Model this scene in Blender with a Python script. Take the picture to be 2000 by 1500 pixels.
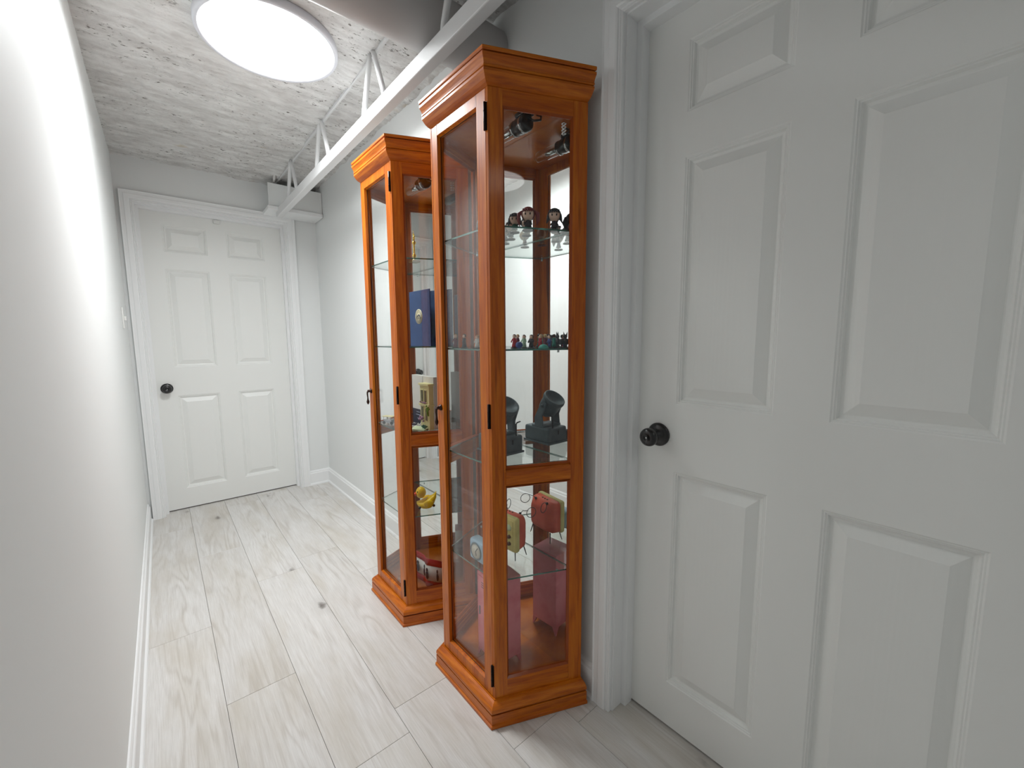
import bpy, bmesh, math, random
from mathutils import Vector, Matrix
random.seed(7)
S = bpy.context.scene
C = S.collection
for o in list(bpy.data.objects): bpy.data.objects.remove(o)

# ------------------------------------------------------------------ camera
F_PX = 809.574
cam = bpy.data.cameras.new('camera')
cam.sensor_width = 36.0
cam.lens = F_PX * 36.0 / 2000.0
cam.clip_start = 0.02
cam_o = bpy.data.objects.new('camera', cam); C.objects.link(cam_o)
rt = Vector((0.76144971, -0.6481891, -0.00672564)); up = Vector((0.07783008, 0.08111935, 0.99366097)); fw = Vector((0.64353463, 0.75714632, -0.11221692))
cam_o.matrix_world = Matrix(((rt.x, up.x, -fw.x, 0), (rt.y, up.y, -fw.y, 0), (rt.z, up.z, -fw.z, 1.2013), (0, 0, 0, 1)))
S.camera = cam_o

# ------------------------------------------------------------------ world, exposure
w = bpy.data.worlds.new('world'); S.world = w; w.use_nodes = True
w.node_tree.nodes['Background'].inputs[0].default_value = (0.93, 0.96, 1, 1)
w.node_tree.nodes['Background'].inputs[1].default_value = 0.10
S.view_settings.view_transform = 'Standard'
S.view_settings.look = 'None'
S.view_settings.gamma = 1
S.view_settings.use_curve_mapping = False
S.view_settings.exposure = 1.36
LAMP = 8.6          # watts of the corridor lamp
LAMP_FILL = 0.7  # watts of the added fill lamp behind the viewer

# ------------------------------------------------------------------ helpers
def lin(r, g, b):
    f = lambda c: (c / 255 / 12.92) if c / 255 <= 0.04045 else ((c / 255 + 0.055) / 1.055) ** 2.4
    return (f(r), f(g), f(b), 1)

def mat(name, col=(0.8, 0.8, 0.8, 1), rough=0.5, metal=0.0, coat=0.0, spec=0.5, emit=None, estr=0):
    m = bpy.data.materials.new(name); m.use_nodes = True
    p = m.node_tree.nodes['Principled BSDF']
    p.inputs['Base Color'].default_value = col
    p.inputs['Roughness'].default_value = rough
    p.inputs['Metallic'].default_value = metal
    p.inputs['Coat Weight'].default_value = coat
    p.inputs['Coat Roughness'].default_value = 0.12
    p.inputs['Specular IOR Level'].default_value = spec
    if emit: p.inputs['Emission Color'].default_value = emit; p.inputs['Emission Strength'].default_value = estr
    return m

def N(m, t, **kw):
    n = m.node_tree.nodes.new(t)
    for k, v in kw.items():
        if k.startswith('i_'): n.inputs[k[2:].replace('_', ' ')].default_value = v
        else: setattr(n, k, v)
    return n
def L(m, a, b): m.node_tree.links.new(a, b)
def P(m): return m.node_tree.nodes['Principled BSDF']
def coords(m, scale, kind='Object', loc=None):
    tc = N(m, 'ShaderNodeTexCoord'); mp = N(m, 'ShaderNodeMapping')
    mp.inputs['Scale'].default_value = scale
    L(m, tc.outputs[kind], mp.inputs['Vector'])
    if loc is not None: L(m, loc, mp.inputs['Location'])
    return mp.outputs['Vector']
def noise(m, vec, scale, detail=4, rough=0.55, dist=0.0):
    n = N(m, 'ShaderNodeTexNoise'); n.inputs['Scale'].default_value = scale; n.inputs['Detail'].default_value = detail
    n.inputs['Roughness'].default_value = rough; n.inputs['Distortion'].default_value = dist
    L(m, vec, n.inputs['Vector']); return n.outputs['Fac']
def ramp(m, fac, stops):
    r = N(m, 'ShaderNodeValToRGB'); e = r.color_ramp.elements
    while len(e) < len(stops): e.new(0.5)
    for i, (p, c) in enumerate(stops): e[i].position = p; e[i].color = c
    L(m, fac, r.inputs['Fac']); return r.outputs['Color']
def bump(m, h, strength=0.2, dist=0.002):
    b = N(m, 'ShaderNodeBump'); b.inputs['Strength'].default_value = strength; b.inputs['Distance'].default_value = dist
    L(m, h, b.inputs['Height']); L(m, b.outputs['Normal'], P(m).inputs['Normal'])
def mixc(m, fac, a, b, mode='MIX'):
    x = N(m, 'ShaderNodeMix', data_type='RGBA', blend_type=mode)
    for s, v in ((0, fac), (6, a), (7, b)):
        if hasattr(v, 'is_linked'): L(m, v, x.inputs[s])
        else: x.inputs[s].default_value = v
    return x.outputs[2]

# ------------------------------------------------------------------ materials
M = {}
M['wall'] = mat('wall_paint', lin(236, 238, 237), 0.55)
bump(M['wall'], noise(M['wall'], coords(M['wall'], (1, 1, 1)), 260, 3), 0.06, 0.001)
M['trim'] = mat('trim_paint', lin(245, 246, 246), 0.38)
M['door'] = mat('door_paint', lin(241, 242, 239), 0.42)
def door_grain(m, st):
    v = coords(m, (26, 26, 1.6)); n1 = noise(m, v, 6, 5, 0.6, 0.8)
    wv = N(m, 'ShaderNodeTexWave', wave_type='BANDS', bands_direction='Y'); wv.inputs['Scale'].default_value = 1.2
    wv.inputs['Distortion'].default_value = 9; wv.inputs['Detail'].default_value = 3; wv.inputs['Detail Scale'].default_value = 0.6
    L(m, coords(m, (20, 20, 1.3)), wv.inputs['Vector'])
    bump(m, mixc(m, 0.5, n1, wv.outputs['Fac']), st, 0.0012)
door_grain(M['door'], 0.10)
M['door_panel'] = mat('door_panel_paint', lin(241, 242, 239), 0.42); door_grain(M['door_panel'], 0.28)
M['white_metal'] = mat('white_painted_steel', lin(226, 226, 226), 0.45)
bump(M['white_metal'], noise(M['white_metal'], coords(M['white_metal'], (1, 1, 1)), 90, 3), 0.15, 0.002)
M['duct'] = mat('duct_paint', lin(196, 192, 190), 0.5)
M['rim'] = mat('lamp_rim', lin(215, 216, 222), 0.35)
M['diffuser'] = mat('lamp_diffuser', (1, 1, 1, 1), 0.4, emit=(0.95, 0.99, 0.995, 1), estr=1.6)
M['fill_diffuser'] = mat('fill_lamp_diffuser', (1, 1, 1, 1), 0.4, emit=(0.96, 0.985, 0.95, 1), estr=0.6)  # glow of the added fill lamp
M['black'] = mat('black_metal', lin(12, 12, 14), 0.28, coat=0.3)
M['bronze'] = mat('dark_bronze', lin(62, 42, 36), 0.35, 0.7)
M['hinge'] = mat('hinge_metal', lin(34, 22, 18), 0.4, 0.6)
M['gold'] = mat('gold_metal', lin(232, 200, 96), 0.22, 1.0)
M['chrome'] = mat('chrome', lin(200, 205, 205), 0.12, 1.0)
M['switch'] = mat('switch_plastic', lin(235, 235, 232), 0.35)
M['plastic_clear'] = mat('clear_peg', lin(215, 220, 220), 0.2)

# rough sprayed ceiling
m = M['ceiling'] = mat('sprayed_concrete', lin(205, 203, 200), 0.85, spec=0.2)
v = coords(m, (2.0, 6.5, 3))
blot = noise(m, v, 3.2, 8, 0.68)
fine = noise(m, coords(m, (11, 24, 20)), 3.2, 7, 0.72)
col = mixc(m, ramp(m, blot, [(0.34, (1, 1, 1, 1)), (0.60, (0, 0, 0, 1))]), lin(236, 235, 233), lin(204, 201, 198))
pits = mixc(m, 1.0, ramp(m, fine, [(0.36, (1, 1, 1, 1)), (0.425, (0, 0, 0, 1))]), ramp(m, noise(m, coords(m, (1.5, 3.5, 2)), 2.3, 4), [(0.42, (0, 0, 0, 1)), (0.56, (1, 1, 1, 1))]), 'MULTIPLY')
col = mixc(m, pits, col, lin(92, 84, 76))
rust = ramp(m, noise(m, coords(m, (3, 3, 3)), 1.4, 3), [(0.66, (0, 0, 0, 1)), (0.8, (1, 1, 1, 1))])
col = mixc(m, rust, col, lin(196, 176, 140))
L(m, col, P(m).inputs['Base Color'])
bump(m, mixc(m, 0.45, fine, noise(m, coords(m, (22, 34, 25)), 5, 6, 0.7)), 0.8, 0.008)

# pale oak planks
m = M['floor'] = mat('pale_oak_plank', lin(200, 195, 190), 0.42)
oi = N(m, 'ShaderNodeObjectInfo')
off = N(m, 'ShaderNodeVectorMath', operation='SCALE'); off.inputs[0].default_value = (13.0, 37.0, 5.0); L(m, oi.outputs['Random'], off.inputs['Scale'])
cn = noise(m, coords(m, (5.5, 0.62, 5), loc=off.outputs[0]), 1.15, 3, 0.45, 0.35)
mu = N(m, 'ShaderNodeMath', operation='MULTIPLY'); mu.inputs[1].default_value = 95.0; L(m, cn, mu.inputs[0])
sn = N(m, 'ShaderNodeMath', operation='SINE'); L(m, mu.outputs[0], sn.inputs[0])
sr = N(m, 'ShaderNodeMapRange'); sr.inputs['From Min'].default_value = -1; L(m, sn.outputs[0], sr.inputs['Value'])
mod = ramp(m, noise(m, coords(m, (9, 1.3, 5), loc=off.outputs[0]), 1.3, 3, 0.5), [(0.38, (0, 0, 0, 1)), (0.62, (1, 1, 1, 1))])
fg = noise(m, coords(m, (170, 5, 20), loc=off.outputs[0]), 2, 5, 0.65, 0.3)
big = noise(m, coords(m, (5, 1.2, 4), loc=off.outputs[0]), 1.6, 5, 0.6)
c1 = mixc(m, mod, lin(223, 221, 218), ramp(m, sr.outputs[0], [(0.0, lin(196, 190, 183)), (0.4, lin(220, 217, 213)), (1.0, lin(230, 228, 225))]))
c2 = ramp(m, fg, [(0.28, lin(190, 184, 178)), (0.62, lin(231, 229, 227))])
col = mixc(m, 0.45, c1, c2)
col = mixc(m, ramp(m, big, [(0.44, (0, 0, 0, 1)), (0.72, (0.6, 0.6, 0.6, 1))]), col, lin(196, 187, 172))
tn = ramp(m, oi.outputs['Random'], [(0, (0.93, 0.925, 0.92, 1)), (1, (1, 1, 1, 1))])
col = mixc(m, 1.0, col, tn, 'MULTIPLY')
vo = N(m, 'ShaderNodeTexVoronoi'); vo.inputs['Scale'].default_value = 1.0
dv = N(m, 'ShaderNodeVectorMath', operation='ADD'); nz = N(m, 'ShaderNodeTexNoise'); nz.inputs['Scale'].default_value = 3
L(m, coords(m, (6, 3.0, 1), loc=off.outputs[0]), dv.inputs[0]); L(m, coords(m, (9, 9, 9)), nz.inputs['Vector'])
sc = N(m, 'ShaderNodeVectorMath', operation='SCALE'); sc.inputs['Scale'].default_value = 0.18; L(m, nz.outputs['Color'], sc.inputs[0]); L(m, sc.outputs[0], dv.inputs[1])
L(m, dv.outputs[0], vo.inputs['Vector'])
sep = N(m, 'ShaderNodeSeparateColor'); L(m, vo.outputs['Color'], sep.inputs[0])
kn = ramp(m, vo.outputs['Distance'], [(0.0, (1, 1, 1, 1)), (0.055, (0.7, 0.7, 0.7, 1)), (0.12, (0.10, 0.10, 0.10, 1)), (0.3, (0, 0, 0, 1))])
sel = ramp(m, sep.outputs[0], [(0.62, (0, 0, 0, 1)), (0.72, (1, 1, 1, 1))])
col = mixc(m, mixc(m, 1.0, kn, sel, 'MULTIPLY'), col, lin(104, 96, 90))
L(m, col, P(m).inputs['Base Color'])
bump(m, fg, 0.12, 0.0008)

# cherry stained wood
def cherry(name, sc):
    m = mat(name, lin(190, 96, 40), 0.36, coat=0.22, spec=0.25)
    g = noise(m, coords(m, sc), 2.2, 6, 0.62, 0.4)
    d = noise(m, coords(m, tuple(s * 0.33 for s in sc)), 1.3, 3, 0.5)
    col = ramp(m, g, [(0.26, lin(146, 62, 8)), (0.52, lin(198, 104, 14)), (0.8, lin(220, 134, 28))])
    col = mixc(m, ramp(m, d, [(0.42, (0, 0, 0, 1)), (0.78, (0.55, 0.55, 0.55, 1))]), col, lin(160, 66, 6))
    sp = noise(m, coords(m, tuple(s * 0.8 for s in sc)), 1.1, 2, 0.4)
    col = mixc(m, ramp(m, sp, [(0.70, (0, 0, 0, 1)), (0.77, (0.8, 0.8, 0.8, 1))]), col, lin(70, 22, 8))
    L(m, col, P(m).inputs['Base Color']); bump(m, g, 0.08, 0.0006)
    return m
M['cherry'] = cherry('cherry_upright', (34, 34, 2.4))
M['cherry_h'] = cherry('cherry_rail', (3.0, 3.4, 46))
M['bounce_brown'] = mat('dark_bounce_cover', lin(92, 78, 68), 0.8)  # unseen cabinet top, coloured dark to cut its orange bounce light
M['cherry_bead_shaded'] = mat('cherry_bead_shaded', lin(150, 66, 8), 0.35, coat=0.2, spec=0.25)  # bead stain made darker, partly standing in for shade on the bevels
M['gasket'] = mat('dark_gasket', lin(44, 20, 10), 0.6)
M['groove'] = mat('cherry_groove', lin(74, 26, 10), 0.5)

# glass: reflection by fresnel over a clear, faintly tinted pane
def pane(name, tint, ior=1.45, rough=0.0):
    m = bpy.data.materials.new(name); m.use_nodes = True; nt = m.node_tree; nt.nodes.clear()
    out = nt.nodes.new('ShaderNodeOutputMaterial'); mx = nt.nodes.new('ShaderNodeMixShader')
    t = nt.nodes.new('ShaderNodeBsdfTransparent'); t.inputs[0].default_value = tint
    g = nt.nodes.new('ShaderNodeBsdfGlossy'); g.inputs['Roughness'].default_value = rough
    f = nt.nodes.new('ShaderNodeFresnel')
    # a thin pane reflects alike at both of its faces: undo the inversion of the index at the back face
    ge = nt.nodes.new('ShaderNodeNewGeometry'); mr = nt.nodes.new('ShaderNodeMapRange')
    mr.inputs['To Min'].default_value = ior; mr.inputs['To Max'].default_value = 1 / ior
    nt.links.new(ge.outputs['Backfacing'], mr.inputs['Value']); nt.links.new(mr.outputs[0], f.inputs['IOR'])
    nt.links.new(f.outputs[0], mx.inputs[0]); nt.links.new(t.outputs[0], mx.inputs[1]); nt.links.new(g.outputs[0], mx.inputs[2]); nt.links.new(mx.outputs[0], out.inputs[0])
    return m
M['glass'] = pane('clear_pane', (0.985, 0.99, 0.987, 1))
M['shelf_glass'] = pane('shelf_glass', (0.955, 0.985, 0.972, 1))
M['bulb'] = pane('bulb_glass', (0.93, 0.93, 0.92, 1), 1.5)
m = M['shelf_edge'] = bpy.data.materials.new('green_glass_edge'); m.use_nodes = True
P(m).inputs['Base Color'].default_value = lin(24, 92, 76); P(m).inputs['Roughness'].default_value = 0.15
P(m).inputs['Transmission Weight'].default_value = 0.25; P(m).inputs['Coat Weight'].default_value = 0.6
M['mirror'] = mat('mirror_silver', (0.86, 0.88, 0.87, 1), 0.0, 1.0)

# ------------------------------------------------------------------ mesh builder
class MB:
    def __init__(s, O=(0, 0, 0)): s.v = []; s.f = []; s.mi = []; s.O = Vector(O); s.cur = 0; s.smooth = []; s.sm = False
    def add(s, vs, fs):
        b = len(s.v); s.v += [Vector(p) - s.O for p in vs]
        for f in fs: s.f.append([b + i for i in f]); s.mi.append(s.cur); s.smooth.append(s.sm)
        return s
    def box(s, a, b, r=0.0):
        if r <= 0:
            x0, y0, z0 = a; x1, y1, z1 = b
            s.add([(x0, y0, z0), (x1, y0, z0), (x1, y1, z0), (x0, y1, z0), (x0, y0, z1), (x1, y0, z1), (x1, y1, z1), (x0, y1, z1)],
                  [(0, 3, 2, 1), (4, 5, 6, 7), (0, 1, 5, 4), (1, 2, 6, 5), (2, 3, 7, 6), (3, 0, 4, 7)]); return s
        bm = bmesh.new(); bmesh.ops.create_cube(bm, size=1)
        for q in bm.verts: q.co = Vector([(a[i] + b[i]) / 2 + q.co[i] * (b[i] - a[i]) for i in range(3)])
        bmesh.ops.bevel(bm, geom=bm.edges[:], offset=r, segments=2 if r < 0.006 else 3, profile=0.5, affect='EDGES')
        s.frombm(bm); return s
    def frombm(s, bm, mtx=None):
        if mtx is not None: bm.transform(mtx)
        bm.verts.ensure_lookup_table(); bm.verts.index_update()
        s.add([q.co.copy() for q in bm.verts], [[q.index for q in f.verts] for f in bm.faces]); bm.free(); return s
    def obox(s, c, ax, half, r=0.0, rz=None):
        """box with its own axes: ax = list of three unit vectors"""
        t = MB(); t.box([-h for h in half], half, r)
        A = [Vector(a) for a in ax]; c = Vector(c)
        s.add([c + A[0] * p.x + A[1] * p.y + A[2] * p.z for p in t.v], t.f); return s
    def prism(s, poly, z0, z1):
        n = len(poly)
        s.add([(p[0], p[1], z0) for p in poly] + [(p[0], p[1], z1) for p in poly],
              [list(range(n))[::-1], [n + i for i in range(n)]] + [(i, (i + 1) % n, n + (i + 1) % n, n + i) for i in range(n)]); return s
    def loft(s, rings, cap=True, closed=True):
        n = len(rings[0]); vs = [p for r in rings for p in r]; fs = []
        for k in range(len(rings) - 1):
            for i in range(n if closed else n - 1):
                j = (i + 1) % n; fs.append((k * n + i, k * n + j, (k + 1) * n + j, (k + 1) * n + i))
        if cap: fs.append(list(range(n))[::-1]); fs.append([(len(rings) - 1) * n + i for i in range(n)])
        return s.add(vs, fs)
    def lathe(s, prof, c=(0, 0, 0), axis=(0, 0, 1), seg=24):
        """prof: (radius, height along the axis)"""
        a = Vector(axis).normalized(); u = a.orthogonal().normalized(); w = a.cross(u); c = Vector(c); b = s.sm; s.sm = True
        rings = [[c + a * h + (u * math.cos(2 * math.pi * i / seg) + w * math.sin(2 * math.pi * i / seg)) * max(r, 1e-5) for i in range(seg)] for r, h in prof]
        s.loft(rings); s.sm = b; return s
    def tube(s, pts, r, seg=8, closed=False):
        pts = [Vector(p) for p in pts]; rings = []; n = len(pts)
        t0 = (pts[1] - pts[0]).normalized(); u = t0.orthogonal().normalized()
        for i, p in enumerate(pts):
            if closed: t = (pts[(i + 1) % n] - pts[i - 1]).normalized()
            else: t = (pts[min(i + 1, n - 1)] - pts[max(i - 1, 0)]).normalized()
            u = (u - t * u.dot(t)).normalized(); w = t.cross(u); rr = r[i] if isinstance(r, (list, tuple)) else r
            rings.append([p + (u * math.cos(2 * math.pi * k / seg) + w * math.sin(2 * math.pi * k / seg)) * rr for k in range(seg)])
        b = s.sm; s.sm = True
        if closed: rings.append(rings[0]); s.loft(rings, cap=False)
        else: s.loft(rings)
        s.sm = b; return s
    def ball(s, c, rad, seg=16, rings=10, cut=None):
        """ellipsoid; cut(p) True removes that vertex's faces"""
        rad = (rad,) * 3 if not isinstance(rad, (tuple, list)) else rad
        bm = bmesh.new(); bmesh.ops.create_uvsphere(bm, u_segments=seg, v_segments=rings, radius=1)
        if cut: bmesh.ops.delete(bm, geom=[q for q in bm.verts if cut(q.co)], context='VERTS')
        for q in bm.verts: q.co = Vector([c[i] + q.co[i] * rad[i] for i in range(3)])
        b = s.sm; s.sm = True; s.frombm(bm); s.sm = b; return s
    def build(s, name, m, parent=None, loc=None, rz=0.0):
        me = bpy.data.meshes.new(name); me.from_pydata([tuple(p) for p in s.v], [], s.f)
        ms = m if isinstance(m, (list, tuple)) else [m]
        for x in ms: me.materials.append(x if not isinstance(x, str) else M[x])
        for p, i, q in zip(me.polygons, s.mi, s.smooth): p.material_index = i; p.use_smooth = q
        bm = bmesh.new(); bm.from_mesh(me); bmesh.ops.recalc_face_normals(bm, faces=bm.faces[:]); bm.to_mesh(me); bm.free()
        o = bpy.data.objects.new(name, me); C.objects.link(o)
        if parent is not None: o.parent = parent
        if loc is not None: o.location = loc
        if rz: o.rotation_euler.z = rz
        return o

def tag(o, label, cat, group=None):
    o['label'] = label; o['category'] = cat
    if group: o['group'] = group
    return o
def thing(name, label, cat, loc=(0, 0, 0), rz=0.0, group=None):
    o = bpy.data.objects.new(name, None); C.objects.link(o); o.location = loc; o.rotation_euler.z = rz; o.empty_display_size = 0.05
    return tag(o, label, cat, group)
def struct(o): o['kind'] = 'structure'; return o
def copy_tree(o, parent=None):
    c = o.copy(); C.objects.link(c)
    if parent is not None: c.parent = parent
    for ch in [x for x in bpy.data.objects if x.parent == o]: copy_tree(ch, c)
    return c

# ------------------------------------------------------------------ the room
XR = 1.025; YF = 3.595; YB = -1.7; HC = 2.33
def xl(y): return -0.134 - 0.0045 * (3.59 - y)

# floor: sub-base and individual planks
fl = struct(MB().box((xl(YB) - 0.1, YB - 0.1, -0.05), (XR + 0.9, YF + 0.9, -0.0085)).build('floor', mat('floor_base', lin(92, 84, 76), 0.8)))
seams = [-0.34, -0.127, 0.081, 0.288, 0.496, 0.704, 0.912, 1.12]
ends = [3.9 - 0.28, 3.28, 2.78, 2.30, 1.185, 2.05, 0.763]
for i in range(7):
    x0, x1 = seams[i] + 0.0005, seams[i + 1] - 0.0005
    x0 = max(x0, -0.165); e = ends[i] if i else 3.1
    ys = [e]
    while ys[-1] > YB: ys.append(ys[-1] - 1.22)
    ys[-1] = YB
    while ys[0] < YF + 0.09: ys.insert(0, min(ys[0] + 1.22, YF + 0.09))
    for b, a in zip(ys[:-1], ys[1:]):
        if b - a < 0.01: continue
        cx, cy = (x0 + x1) / 2, (a + b) / 2; q = MB((cx, cy, 0)); a += 0.0005; b -= 0.0005; t = 0.0006
        q.loft([[(x0, a, -0.0085), (x1, a, -0.0085), (x1, b, -0.0085), (x0, b, -0.0085)], [(x0, a, -t), (x1, a, -t), (x1, b, -t), (x0, b, -t)],
                [(x0 + t, a + t, 0), (x1 - t, a + t, 0), (x1 - t, b - t, 0), (x0 + t, b - t, 0)]])
        q.build('plank', 'floor', fl, loc=(cx, cy, 0))

# walls
q = MB(); q.prism([(xl(YB), YB), (xl(YF), YF), (xl(YF) - 0.12, YF), (xl(YB) - 0.12, YB)], -0.01, 2.55); struct(q.build('wall_left', 'wall'))
JN, JP = 0.718, -0.149       # jamb faces of the near doorway (y)
q = MB(); q.box((XR, JN + 0.018, -0.01), (XR + 0.12, YF, 2.55)); q.box((XR, YB, -0.01), (XR + 0.12, JP - 0.018, 2.55)); q.box((XR, JP - 0.018, 2.074), (XR + 0.12, JN + 0.018, 2.55))
struct(q.build('wall_right', 'wall'))
FX0, FX1 = -0.045, 0.799     # jamb faces of the far doorway (x)
q = MB(); q.box((xl(YF) - 0.12, YF, -0.01), (FX0 - 0.018, YF + 0.12, 2.55)); q.box((FX1 + 0.018, YF, -0.01), (XR + 0.12, YF + 0.12, 2.55)); q.box((FX0 - 0.018, YF, 2.074), (FX1 + 0.018, YF + 0.12, 2.55))
struct(q.build('wall_far', 'wall'))
# behind the viewer: invented glazed opening, added so the world light fills the corridor
q = MB(); q.box((-0.3, YB - 0.12, -0.01), (-0.12, YB, 2.55)); q.box((XR - 0.02, YB - 0.12, -0.01), (XR + 0.12, YB, 2.55)); q.box((-0.12, YB - 0.12, 2.15), (XR - 0.02, YB, 2.55)); struct(q.build('wall_back', 'wall'))
q = MB(); q.box((-0.12, YB - 0.06, 0), (-0.07, YB - 0.01, 2.15)); q.box((XR - 0.07, YB - 0.06, 0), (XR - 0.02, YB - 0.01, 2.15)); q.box((-0.07, YB - 0.06, 2.10), (XR - 0.07, YB - 0.01, 2.15)); q.box((-0.07, YB - 0.06, 0), (XR - 0.07, YB - 0.01, 0.05))
wn = struct(q.build('fill_window_1', 'trim')); MB().box((-0.07, YB - 0.04, 0.05), (XR - 0.07, YB - 0.034, 2.10)).build('pane', 'glass', wn)
struct(MB().box((-0.3, YB - 0.12, 2.5), (XR + 0.12, YF + 0.12, 2.56)).build('ceiling', 'wall'))

# sprayed ceiling skin, real relief
from mathutils import noise as nz_
def relief(x, y):
    p = Vector((x * 2.0, y * 6.5, 0.3)); r = 0.013 * nz_.noise(p) + 0.009 * nz_.noise(Vector((x * 6, y * 19, 2))) 
    r += 0.0055 * nz_.noise(Vector((x * 28, y * 45, 5))) + 0.003 * nz_.noise(Vector((x * 75, y * 95, 9)))
    return r
def ceil_patch(x0, x1, y0, y1, h, st, name, edge):
    nx = int((x1 - x0) / st); ny = int((y1 - y0) / st); q = MB(); q.sm = True; vs = []
    for j in range(ny + 1):
        for i in range(nx + 1):
            x = x0 + (x1 - x0) * i / nx; y = y0 + (y1 - y0) * j / ny
            xe = x + (0.004 * nz_.noise(Vector((y * 22, x0, 7))) if (i == nx and edge) else 0)
            z = h + relief(x, y)
            d = math.hypot(x - 0.413, y - 1.885)
            k = min(1, max(0, (d - 0.25) / 0.06)); z = z * k + (h + 0.003) * (1 - k)
            vs.append((xe, y, z))
    fs = [(j * (nx + 1) + i, j * (nx + 1) + i + 1, (j + 1) * (nx + 1) + i + 1, (j + 1) * (nx + 1) + i) for j in range(ny) for i in range(nx)]
    q.add(vs, fs)
    q.sm = False
    # thickness: an upper sheet
    q.box((x0, y0, h + 0.04), (x1, y1, h + 0.06)); q.box((x1 - 0.004, y0, h + 0.0), (x1 - 0.001, y1, h + 0.05))
    return q.build(name, 'ceiling')
a_ = ceil_patch(-0.155, 0.742, 0.2, YF + 0.01, HC, 0.0085, 'ceiling', True); struct(a_)
b_ = ceil_patch(0.752, XR + 0.005, 0.2, YF + 0.01, HC + 0.012, 0.0085, 'ceiling', True); struct(b_)
b_ = ceil_patch(-0.18, XR + 0.005, YB, 0.21, HC + 0.004, 0.025, 'ceiling', False); struct(b_)

# baseboards with shoe moulding: profile (out, z)
BB = [(0, 0), (0.022, 0), (0.022, 0.008), (0.019, 0.014), (0.013, 0.018), (0.013, 0.096), (0.011, 0.100), (0.008, 0.103), (0.008, 0.110), (0.004, 0.118), (0, 0.120)]
def baseboard(name, p0, p1, nrm, m0=0.0, m1=0.0):
    """m0, m1: how far the ends shift per unit of thickness (mitres)"""
    p0 = Vector((*p0, 0)); p1 = Vector((*p1, 0)); n = Vector((*nrm, 0)); t = (p1 - p0).normalized(); q = MB()
    q.loft([[p0 + n * o + t * (m0 * o) + Vector((0, 0, z)) for o, z in BB], [p1 + n * o - t * (m1 * o) + Vector((0, 0, z)) for o, z in BB]])
    return struct(q.build(name, 'trim'))
baseboard('baseboard_left', (xl(YB), YB), (xl(YF), YF - 0.018), (1, 0))
baseboard('baseboard_right', (XR, 0.787), (XR, YF), (-1, 0), 0, 1)
baseboard('baseboard_far', (0.867, YF), (XR, YF), (0, -1), 0, 1)
baseboard('baseboard_right', (XR, YB), (XR, -0.218), (-1, 0))

# door casings: profile across the width, (across from inner edge, out)
CAS = [(0, 0), (0, 0.010), (0.002, 0.0135), (0.005, 0.0135), (0.0065, 0.0115), (0.009, 0.0145), (0.012, 0.0145), (0.0135, 0.0125), (0.016, 0.017), (0.021, 0.019), (0.040, 0.0195), (0.044, 0.0175), (0.058, 0.0170), (0.0615, 0.0195), (0.0635, 0.0195), (0.0635, 0)]
def casing(name, org, ax, out, a0, a1, top):
    """ax: direction along the wall, out: towards the room; opening a0..a1"""
    org = Vector(org); ax = Vector(ax); out = Vector(out); Z = Vector((0, 0, 1))
    r = bpy.data.objects.new(name, None); C.objects.link(r); struct(r)
    P3 = lambda a, o, z: org + ax * a + out * o + Z * z
    for sg, a in ((-1, a0), (1, a1)):
        MB().loft([[P3(a + sg * u, o, 0) for u, o in CAS], [P3(a + sg * u, o, top + u) for u, o in CAS]]).build('casing_side', 'trim', r)
    MB().loft([[P3(a0 - u, o, top + u) for u, o in CAS], [P3(a1 + u, o, top + u) for u, o in CAS]]).build('casing_head', 'trim', r)
    return r
def jamb(root, org, ax, out, a0, a1, top, dep, stop_at):
    org = Vector(org); ax = Vector(ax); out = Vector(out); Z = Vector((0, 0, 1))
    P3 = lambda a, o, z: org + ax * a + out * o + Z * z
    def bx(a, b, o0, o1, z0, z1, q): 
        vs = [P3(x, o, z) for z in (z0, z1) for x, o in ((a, o0), (b, o0), (b, o1), (a, o1))]
        q.add(vs, [(0, 3, 2, 1), (4, 5, 6, 7), (0, 1, 5, 4), (1, 2, 6, 5), (2, 3, 7, 6), (3, 0, 4, 7)])
    q = MB(); bx(a0 - 0.018, a0, -dep, 0, -0.008, top, q); bx(a1, a1 + 0.018, -dep, 0, -0.008, top, q); bx(a0 - 0.018, a1 + 0.018, -dep, 0, top, top + 0.018, q)
    q.build('jamb', 'trim', root)
    q = MB(); s0, s1 = -stop_at, -stop_at + 0.036
    bx(a0, a0 + 0.017, s0, s1, -0.004, top - 0.017, q); bx(a1 - 0.017, a1, s0, s1, -0.004, top - 0.017, q); bx(a0, a1, s0, s1, top - 0.017, top, q)
    q.build('door_stop', 'trim', root)
t1 = casing('trim_1', (XR, 0, 0), (0, 1, 0), (-1, 0, 0), JP - 0.005, JN + 0.005, 2.061)
jamb(t1, (XR, 0, 0), (0, 1, 0), (-1, 0, 0), JP, JN, 2.056, 0.13, 1.1075 - XR)
t2 = casing('trim_2', (0, YF, 0), (1, 0, 0), (0, -1, 0), FX0 - 0.005, FX1 + 0.005, 2.061)
jamb(t2, (0, YF, 0), (1, 0, 0), (0, -1, 0), FX0, FX1, 2.056, 0.13, 3.6755 - YF)

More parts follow.
